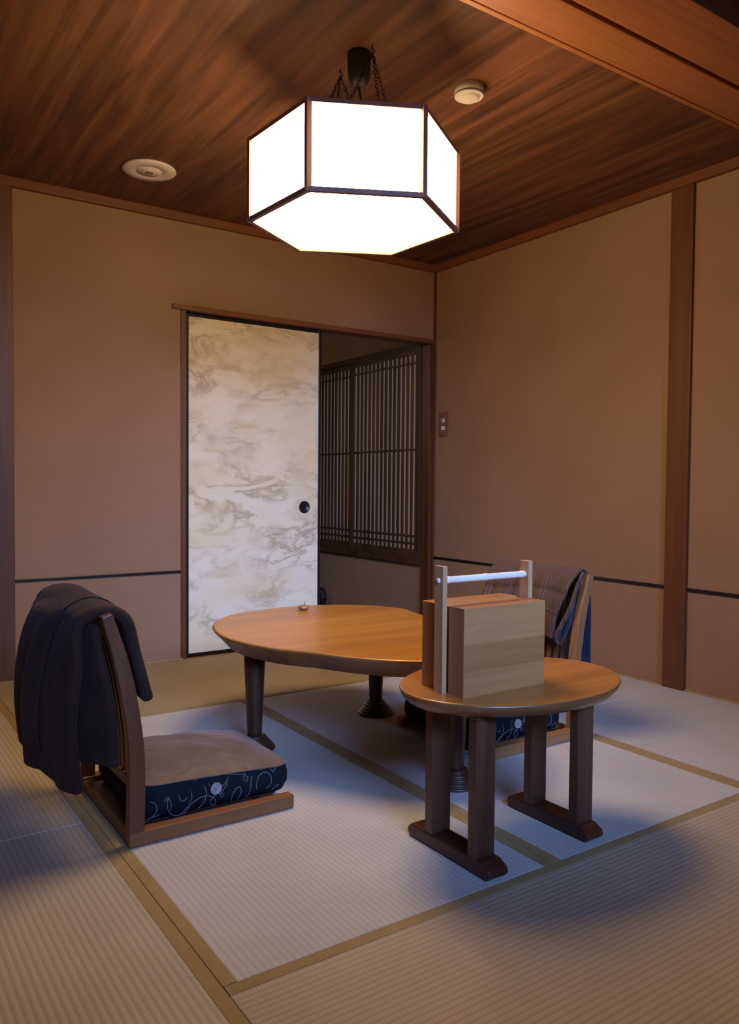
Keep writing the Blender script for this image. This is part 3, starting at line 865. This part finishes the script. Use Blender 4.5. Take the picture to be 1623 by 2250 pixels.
def make_cushion(label):
    t = thing('seat_cushion', label, 'seat cushion', (0, 0, 0), 'seat cushions on the floor chairs')
    hx, hy = 0.222, 0.198
    z0 = 0.036
    def edge(px, py, r=0.035):
        # rounded-rectangle remap of the unit square
        return px, py
    n = 30
    # rounded rectangle outline, shared by the side band and the cover
    ring = []
    rr = 0.045
    for cx, cy, a0 in ((hx - rr, hy - rr, 0), (-hx + rr, hy - rr, 90), (-hx + rr, -hy + rr, 180), (hx - rr, -hy + rr, 270)):
        for k in range(9):
            a = math.radians(a0 + 90 * k / 8)
            ring.append(Vector((cx + rr * math.cos(a), cy + rr * math.sin(a))))
    dense = []
    for i in range(len(ring)):
        a, b2 = ring[i], ring[(i + 1) % len(ring)]
        m_ = max(1, int((b2 - a).length / 0.025))
        for k in range(m_):
            dense.append(a + (b2 - a) * k / m_)
    def htop(p):
        return cushion_h(p.x, p.y, hx * 1.02, hy * 1.02)
    # navy side band
    bm = bmesh.new()
    levels = [(0.020, 0.0), (0.004, 0.06), (-0.008, 0.35), (-0.009, 0.65), (-0.003, 0.93), (0.004, 1.0)]
    R_ = []
    for ins, f in levels:
        row = []
        for i, p in enumerate(dense):
            tt = dense[(i + 1) % len(dense)] - dense[i - 1]
            nn = Vector((tt.y, -tt.x)).normalized()
            zt = htop(p) - 0.001
            row.append(bm.verts.new((p.x - nn.x * ins, p.y - nn.y * ins, z0 + (zt - z0) * f)))
        R_.append(row)
    for a, c in zip(R_, R_[1:]):
        for i in range(len(dense)):
            f = bm.faces.new((a[i], a[(i + 1) % len(dense)], c[(i + 1) % len(dense)], c[i]))
            f.smooth = True
    bm.faces.new(list(reversed(R_[0])))
    # scroll embroidery on both long sides (kept with the cloth it decorates)
    def put(curve, side):
        pts = []
        for a, z in curve:
            f = min(max((z - z0) / 0.075, 0), 1)
            bul = 0.0095 * math.sin(PI * min(1, f * 1.02))
            lim = hx - 0.03
            off = 0.0
            if abs(a) > lim:
                off = (abs(a) - lim) ** 2 * 9
            y = hy + bul + 0.0005 - off
            zz = z0 + (z - z0) * 1.18
            zz = min(zz, cushion_h(a, hy, hx * 1.02, hy * 1.02) - 0.004)
            pts.append((a * (1 if side < 0 else -1), side * y, zz))
        add_tube(bm, pts, 0.00115, 5, 1)
    curves = [
        arc(-0.105, 0.083, 0.026, -60, 330, 22, 0.35) , arc(-0.118, 0.073, 0.034, -30, -215, 16), arc(-0.078, 0.078, 0.036, 95, -70, 14),
        [(-0.112, 0.042), (-0.10, 0.052), (-0.08, 0.063), (-0.058, 0.072), (-0.036, 0.072), (-0.02, 0.064), (-0.012, 0.054), (-0.014, 0.046), (-0.022, 0.044), (-0.030, 0.05), (-0.028, 0.06), (-0.012, 0.071), (0.006, 0.070), (0.010, 0.064), (0.004, 0.060), (-0.002, 0.066), (0.008, 0.078), (0.020, 0.086), (0.021, 0.098)],
        arc(0.003, 0.111, 0.024, 175, 345, 12), [(0.025, 0.112), (0.040, 0.106), (0.060, 0.104), (0.076, 0.101), (0.085, 0.091), (0.080, 0.084), (0.072, 0.089), (0.073, 0.103), (0.078, 0.114)],
        [(0.035, 0.043), (0.036, 0.058), (0.045, 0.073), (0.058, 0.076), (0.064, 0.066), (0.060, 0.053), (0.052, 0.044)],
        [(0.078, 0.045), (0.088, 0.052), (0.092, 0.068), (0.093, 0.082), (0.098, 0.093)],
        arc(0.138, 0.073, 0.030, 215, -80, 22, 0.55), [(0.158, 0.106), (0.158, 0.098), (0.164, 0.093), (0.171, 0.097), (0.172, 0.107)],
        [(0.124, 0.104), (0.132, 0.105), (0.140, 0.110)], [(0.160, 0.049), (0.174, 0.058), (0.182, 0.060), (0.178, 0.052)],
        [(-0.172, 0.097), (-0.158, 0.092), (-0.146, 0.084), (-0.140, 0.070), (-0.143, 0.055)], arc(-0.165, 0.090, 0.011, 200, -60, 10), arc(-0.198, 0.068, 0.018, -80, 90, 10),
        [(-0.205, 0.046), (-0.182, 0.050), (-0.172, 0.052)], [(-0.040, 0.112), (-0.036, 0.100), (-0.030, 0.092)],
    ]
    for c in curves:
        put(c, -1)
        put(c, 1)
    obj('side_band', bm, [M['cush_navy'], M['scroll']], t)
    # brown cover, puffed with soft wrinkles
    bm = bmesh.new()
    rings = []
    K = 9
    for k in range(K):
        s = 1 - k / K
        row = []
        for i, p in enumerate(dense):
            q = p * (s if k else 1.0)
            tt = dense[(i + 1) % len(dense)] - dense[i - 1]
            nn = Vector((tt.y, -tt.x)).normalized()
            z = htop(q)
            if k > 0:
                z += 0.0035 * math.sin(q.x * 38 + q.y * 17) * math.sin(q.y * 31 - q.x * 9) * min(1, k / 3)
            ex = 0.003 if k == 0 else 0
            row.append(bm.verts.new((q.x + nn.x * ex, q.y + nn.y * ex, z)))
        rings.append(row)
    for a, c in zip(rings, rings[1:]):
        for i in range(len(dense)):
            f = bm.faces.new((a[i], a[(i + 1) % len(dense)], c[(i + 1) % len(dense)], c[i]))
            f.smooth = True
    cv = bm.verts.new((0, 0, htop(Vector((0, 0)))))
    for i in range(len(dense)):
        f = bm.faces.new((rings[-1][i], rings[-1][(i + 1) % len(dense)], cv))
        f.smooth = True
    # piping round the seam
    pip = []
    for i, p in enumerate(dense):
        tt = dense[(i + 1) % len(dense)] - dense[i - 1]
        nn = Vector((tt.y, -tt.x)).normalized()
        pip.append((p.x + nn.x * 0.003, p.y + nn.y * 0.003, htop(p) - 0.001))
    add_tube(bm, pip, 0.0022, 6, closed=True)
    obj('cover', bm, M['cush_top'], t)
    # round silver medallion stitched on the near side
    bm = bmesh.new()
    add_lathe(bm, [(0.0165, 0.0), (0.0165, 0.0012), (0.015, 0.0018), (0.0145, 0.0014), (0.001, 0.0016)], seg=28)
    for a, rr_ in ((0.2, 0.010), (0.8, 0.008), (1.4, 0.010), (2.0, 0.009), (2.6, 0.010)):
        add_tube(bm, [(-rr_ * math.cos(a), -rr_ * math.sin(a), 0.0018), (0.002, 0, 0.0024), (rr_ * math.cos(a), rr_ * math.sin(a), 0.0018)], 0.0007, 5)
    md = obj('medallion', bm, M['medal'], t, (-0.012, -hy - 0.0082, 0.092))
    md.rotation_euler = (PI / 2, 0, 0)
    return t

cu1 = make_cushion('brown topped seat cushion with navy scroll sides on the dark chair under the padded jacket')
cu1.location = (C1[0] + 0.028, C1[1], -0.002)
cu2 = copy_tree(cu1)
cu2['label'] = 'seat cushion with navy scroll sides on the light chair, seen between the side table legs'
cu2.location = (C2[0] - 0.028, C2[1], -0.002)
cu2.rotation_euler = (0, 0, 0)

# ------------------------------------------------------------------ draped garments
def sheet(bm, fn, nu, nv, mi=0):
    g = [[bm.verts.new(fn(i / nu, j / nv)) for j in range(nv + 1)] for i in range(nu + 1)]
    for i in range(nu):
        for j in range(nv):
            f = bm.faces.new((g[i][j], g[i + 1][j], g[i + 1][j + 1], g[i][j + 1]))
            f.smooth = True
            f.material_index = mi
    return g

def smooth01(t):
    t = min(max(t, 0), 1)
    return t * t * (3 - 2 * t)

def path_eval(P, s):
    """P: list of (param, vec) piecewise smooth"""
    for (a, pa), (b2, pb) in zip(P, P[1:]):
        if s <= b2:
            return pa.lerp(pb, (s - a) / (b2 - a))
    return P[-1][1]

def spline_path(pts, n=60):
    c = catmull([Vector(p) for p in pts], 12, False)
    d = [0.0]
    for a, b2 in zip(c, c[1:]):
        d.append(d[-1] + (b2 - a).length)
    return [(x / d[-1], p) for x, p in zip(d, c)]

# padded brown jacket over the left chair (world coordinates relative to the chair back)
JO = Vector((-2.66, -1.76, 0.0))
def jacket_fn(u, v):
    """u: 0 near edge .. 1 far edge, v: 0 back hem .. 1 front hem"""
    bul = math.sin(PI * min(1, u * 0.95 + 0.03))
    # back hem height rises towards the far corner
    hem = 0.158 + 0.016 * smooth01(u * 3) + 0.16 * smooth01((u - 0.80) / 0.2) ** 1.3
    ynear, yfar = -2.005, -1.475
    topz = 0.596 + 0.022 * math.sin(PI * (0.15 + 0.8 * u)) - 0.012 * (u < 0) + 0.014 * smooth01((u - 0.3) / 0.4)
    fh = 0.362 + 0.05 * u
    xb = -2.698 - 0.088 * bul ** 0.45
    P = spline_path([(xb + 0.004, hem, 0), (xb - 0.004, hem + 0.05, 0), (xb - 0.012, 0.33, 0), (xb + 0.002, 0.47, 0), (-2.728 - 0.012 * bul, 0.575, 0),
                     (-2.672, topz, 0), (-2.612, 0.585, 0), (-2.588, 0.50, 0), (-2.570, 0.43, 0), (-2.562 + 0.010 * (1 - u), fh, 0)])
    p = path_eval(P, v)
    spread = 0.05 * (1 - smooth01(abs(v - 0.62) / 0.5))
    y = ynear + (yfar - ynear) * u
    w = 1 - 0.10 * u * math.exp(-((v - 0.6) / 0.12) ** 2)
    y = (y + 2.0) * w - 2.0
    if v < 0.5:
        y -= 0.035 * (u - 0.0) * 0 - 0.02 * smooth01((0.4 - v) / 0.4) * (u - 0.4)
    # soft vertical folds that deepen towards the hems
    amt = 0.012 * smooth01(abs(v - 0.58) / 0.35) * smooth01(u / 0.22)
    f = amt * (math.sin(u * 17 + 0.6 + 1.2 * v) + 0.5 * math.sin(u * 31 + 3 * v)) 
    f += 0.010 * math.sin(v * 9) * math.sin(u * 6 + 1) * smooth01(u / 0.3)
    return Vector((p.x - f if v < 0.55 else p.x + f, y, p.y)) - JO

t = thing('padded_jacket', 'dark brown padded jacket draped over the back of the left chair', 'jacket', JO)
bm = bmesh.new()
sheet(bm, jacket_fn, 34, 56)
obj('jacket_body', bm, M['jacket'], t, solid=0.030, subsurf=1)
# sleeve fold that hangs between the back panel and the post
def fold_fn(u, v):
    a = Vector((-2.735, -1.850)); c = Vector((-2.632, -2.008))
    z0_, z1_ = 0.20, 0.575
    z = z0_ + (z1_ - z0_) * v + 0.01 * math.sin(u * 3) * (1 - v)
    lean = -0.052 * smooth01((z - 0.25) / 0.35) * (0.25 + 0.75 * u) + 0.02 * smooth01((z - 0.3) / 0.2) * (1 - u)
    q = a.lerp(c, u)
    puff = 0.014 * math.sin(PI * u) * (1 - 0.5 * v)
    return Vector((q.x + lean - puff * 0.7, q.y - puff * 0.7 + 0.006 * math.sin(v * 8), z)) - JO
bm = bmesh.new()
sheet(bm, fold_fn, 8, 24)
obj('sleeve_fold', bm, M['jacket'], t, solid=0.024, subsurf=1)
# narrow seam cord running over the shoulder
bm = bmesh.new()
sp = []
for k in range(40):
    v = 0.10 + 0.78 * k / 39
    p = jacket_fn(0.22, v)
    pv = (jacket_fn(0.22, min(1, v + 0.01)) - jacket_fn(0.22, max(0, v - 0.01))).normalized()
    n_ = Vector((-pv.z, 0, pv.x))
    sp.append(p + n_ * 0.0155 * (1 if n_.dot(Vector((0, 0, 1))) > -2 else -1))
add_tube(bm, sp, 0.0028, 6)
obj('seam', bm, M['black_cloth'], t)

# striped garment with navy lining on the right chair
GO = Vector((-0.91, -1.81, 0.0))
def garment_fn(u, v):
    """u 0 near (camera) edge .. 1 far edge; v 0 front hem .. 1 back hem"""
    y = -2.020 + 0.455 * u
    hem = 0.360 + 0.015 * math.sin(u * 5)
    P = spline_path([(-1.005, hem, 0), (-1.003, 0.42, 0), (-0.985, 0.50, 0), (-0.955, 0.575, 0), (-0.905, 0.622, 0), (-0.872, 0.592, 0),
                     (-0.862, 0.50, 0), (-0.862, 0.36, 0), (-0.858, 0.22, 0)])
    p = path_eval(P, v)
    if v < 0.45:
        y += 0.045 * (1 - u) * smooth01((0.42 - v) / 0.42)
    f = 0.006 * smooth01(abs(v - 0.45) / 0.3) * (math.sin(u * 26 + 2 * v) + 0.6 * math.sin(u * 47))
    # horizontal seam tuck
    f -= 0.008 * math.exp(-((v - 0.235) / 0.02) ** 2)
    return Vector((p.x - f if v < 0.5 else p.x + f, y, p.y)) - GO
t = thing('striped_garment', 'grey brown striped garment with navy lining draped over the right chair', 'garment', GO)
bm = bmesh.new()
sheet(bm, lambda u, v: garment_fn(u, v * 0.55), 40, 40)
obj('outer_cloth', bm, M['jacket2'], t, solid=0.010, subsurf=1)
bm = bmesh.new()
sheet(bm, lambda u, v: garment_fn(u, 0.52 + v * 0.48), 30, 24)
obj('back_lining', bm, M['lining'], t, solid=0.012, subsurf=1)
# rolled edge loops at the near side
for k, (off, r, mm, zb) in enumerate(((0.000, 0.008, 'jacket2', 0.345), (0.016, 0.007, 'lining', 0.352), (0.028, 0.0055, 'lining', 0.365))):
    bm = bmesh.new()
    sh = 0.05
    pts = [(-0.92 - off * 0.2, -2.035, 0.612 - off * 0.6), (-0.945 - 0.1 * off, -2.035, 0.575), (-0.975 + off * 0.2, -2.015, 0.50), (-1.000 + off * 0.2, -1.975, 0.42), (-1.008 + off * .4, -1.955 - off * .2, 0.375 + off * .3),
           (-0.995, -1.957 , zb + off * 0.2), (-0.980 - off * .3, -1.965, 0.372), (-0.968 - off * .3, -1.990, 0.44), (-0.955 - off * .2, -2.012, 0.52), (-0.935, -2.025, 0.575)]
    add_tube(bm, [Vector(p) - GO - Vector((0, 0.030 * smooth01((0.6 - p[2]) / 0.2), 0)) for p in catmull(pts, 6, False)], r, 8)
    obj('folded_edge', bm, M[mm], t)
# stitched seam line across the front
bm = bmesh.new()
sp = []
for k in range(41):
    p = garment_fn(k / 40, 0.128 * 1.02 + 0.006 * math.sin(k * 0.5))
    sp.append(p + Vector((-0.0058, 0, 0.001)))
add_tube(bm, sp, 0.0018, 5)
obj('seam', bm, M['lining'], t)

# ================================================================== LIGHT
w = bpy.data.worlds.new('world')
scene.world = w
w.use_nodes = True
bg = w.node_tree.nodes['Background']
bg.inputs[0].default_value = (0.42, 0.60, 1.0, 1)
bg.inputs[1].default_value = 0.05

def area(name, loc, target, sx, sy, power, col, spread=180):
    l = bpy.data.lights.new(name, 'AREA')
    l.shape = 'RECTANGLE'
    l.size, l.size_y = sx, sy
    l.energy = power
    l.color = col
    l.spread = math.radians(spread)
    o = bpy.data.objects.new(name, l)
    COL.objects.link(o)
    o.location = loc
    d = Vector(target) - Vector(loc)
    o.rotation_euler = d.to_track_quat('-Z', 'Y').to_euler()
    return o
area('window_daylight', (-2.4, -5.3, 2.0), (-1.2, -0.5, 0.2), 2.0, 0.8, 22, (0.27, 0.47, 1.0), 44)
area('corridor_fill_light', (-1.5, 1.2, 1.7), (0, 0.7, 1.2), 0.5, 0.9, 2.4, (1.0, 0.86, 0.72))  # added unseen fill, brightens the lattice and walls beyond the doorway

# ================================================================== CAMERA
F, YAW, PITCH, ROLL = 1734.856, math.radians(34.22314), math.radians(-1.92877), math.radians(0.44568)
cam = bpy.data.cameras.new('camera')
co = bpy.data.objects.new('camera', cam)
COL.objects.link(co)
fw = Vector((math.sin(YAW) * math.cos(PITCH), math.cos(YAW) * math.cos(PITCH), math.sin(PITCH)))
r = Vector((math.cos(YAW), -math.sin(YAW), 0))
u = r.cross(fw)
r2 = r * math.cos(ROLL) + u * math.sin(ROLL)
u2 = -r * math.sin(ROLL) + u * math.cos(ROLL)
mw = Matrix(((r2.x, u2.x, -fw.x, -3.2284), (r2.y, u2.y, -fw.y, -4.00923), (r2.z, u2.z, -fw.z, 0.93024), (0, 0, 0, 1)))
co.matrix_world = mw
cam.sensor_fit = 'VERTICAL'
cam.sensor_height = 24.0
cam.sensor_width = 24.0 * 1623 / 2250
cam.lens = F / 2250 * 24.0
cam.clip_start = 0.02
scene.camera = co

scene.view_settings.view_transform = 'Standard'
scene.view_settings.look = 'None'
scene.view_settings.exposure = 0.0
scene.view_settings.gamma = 1.0
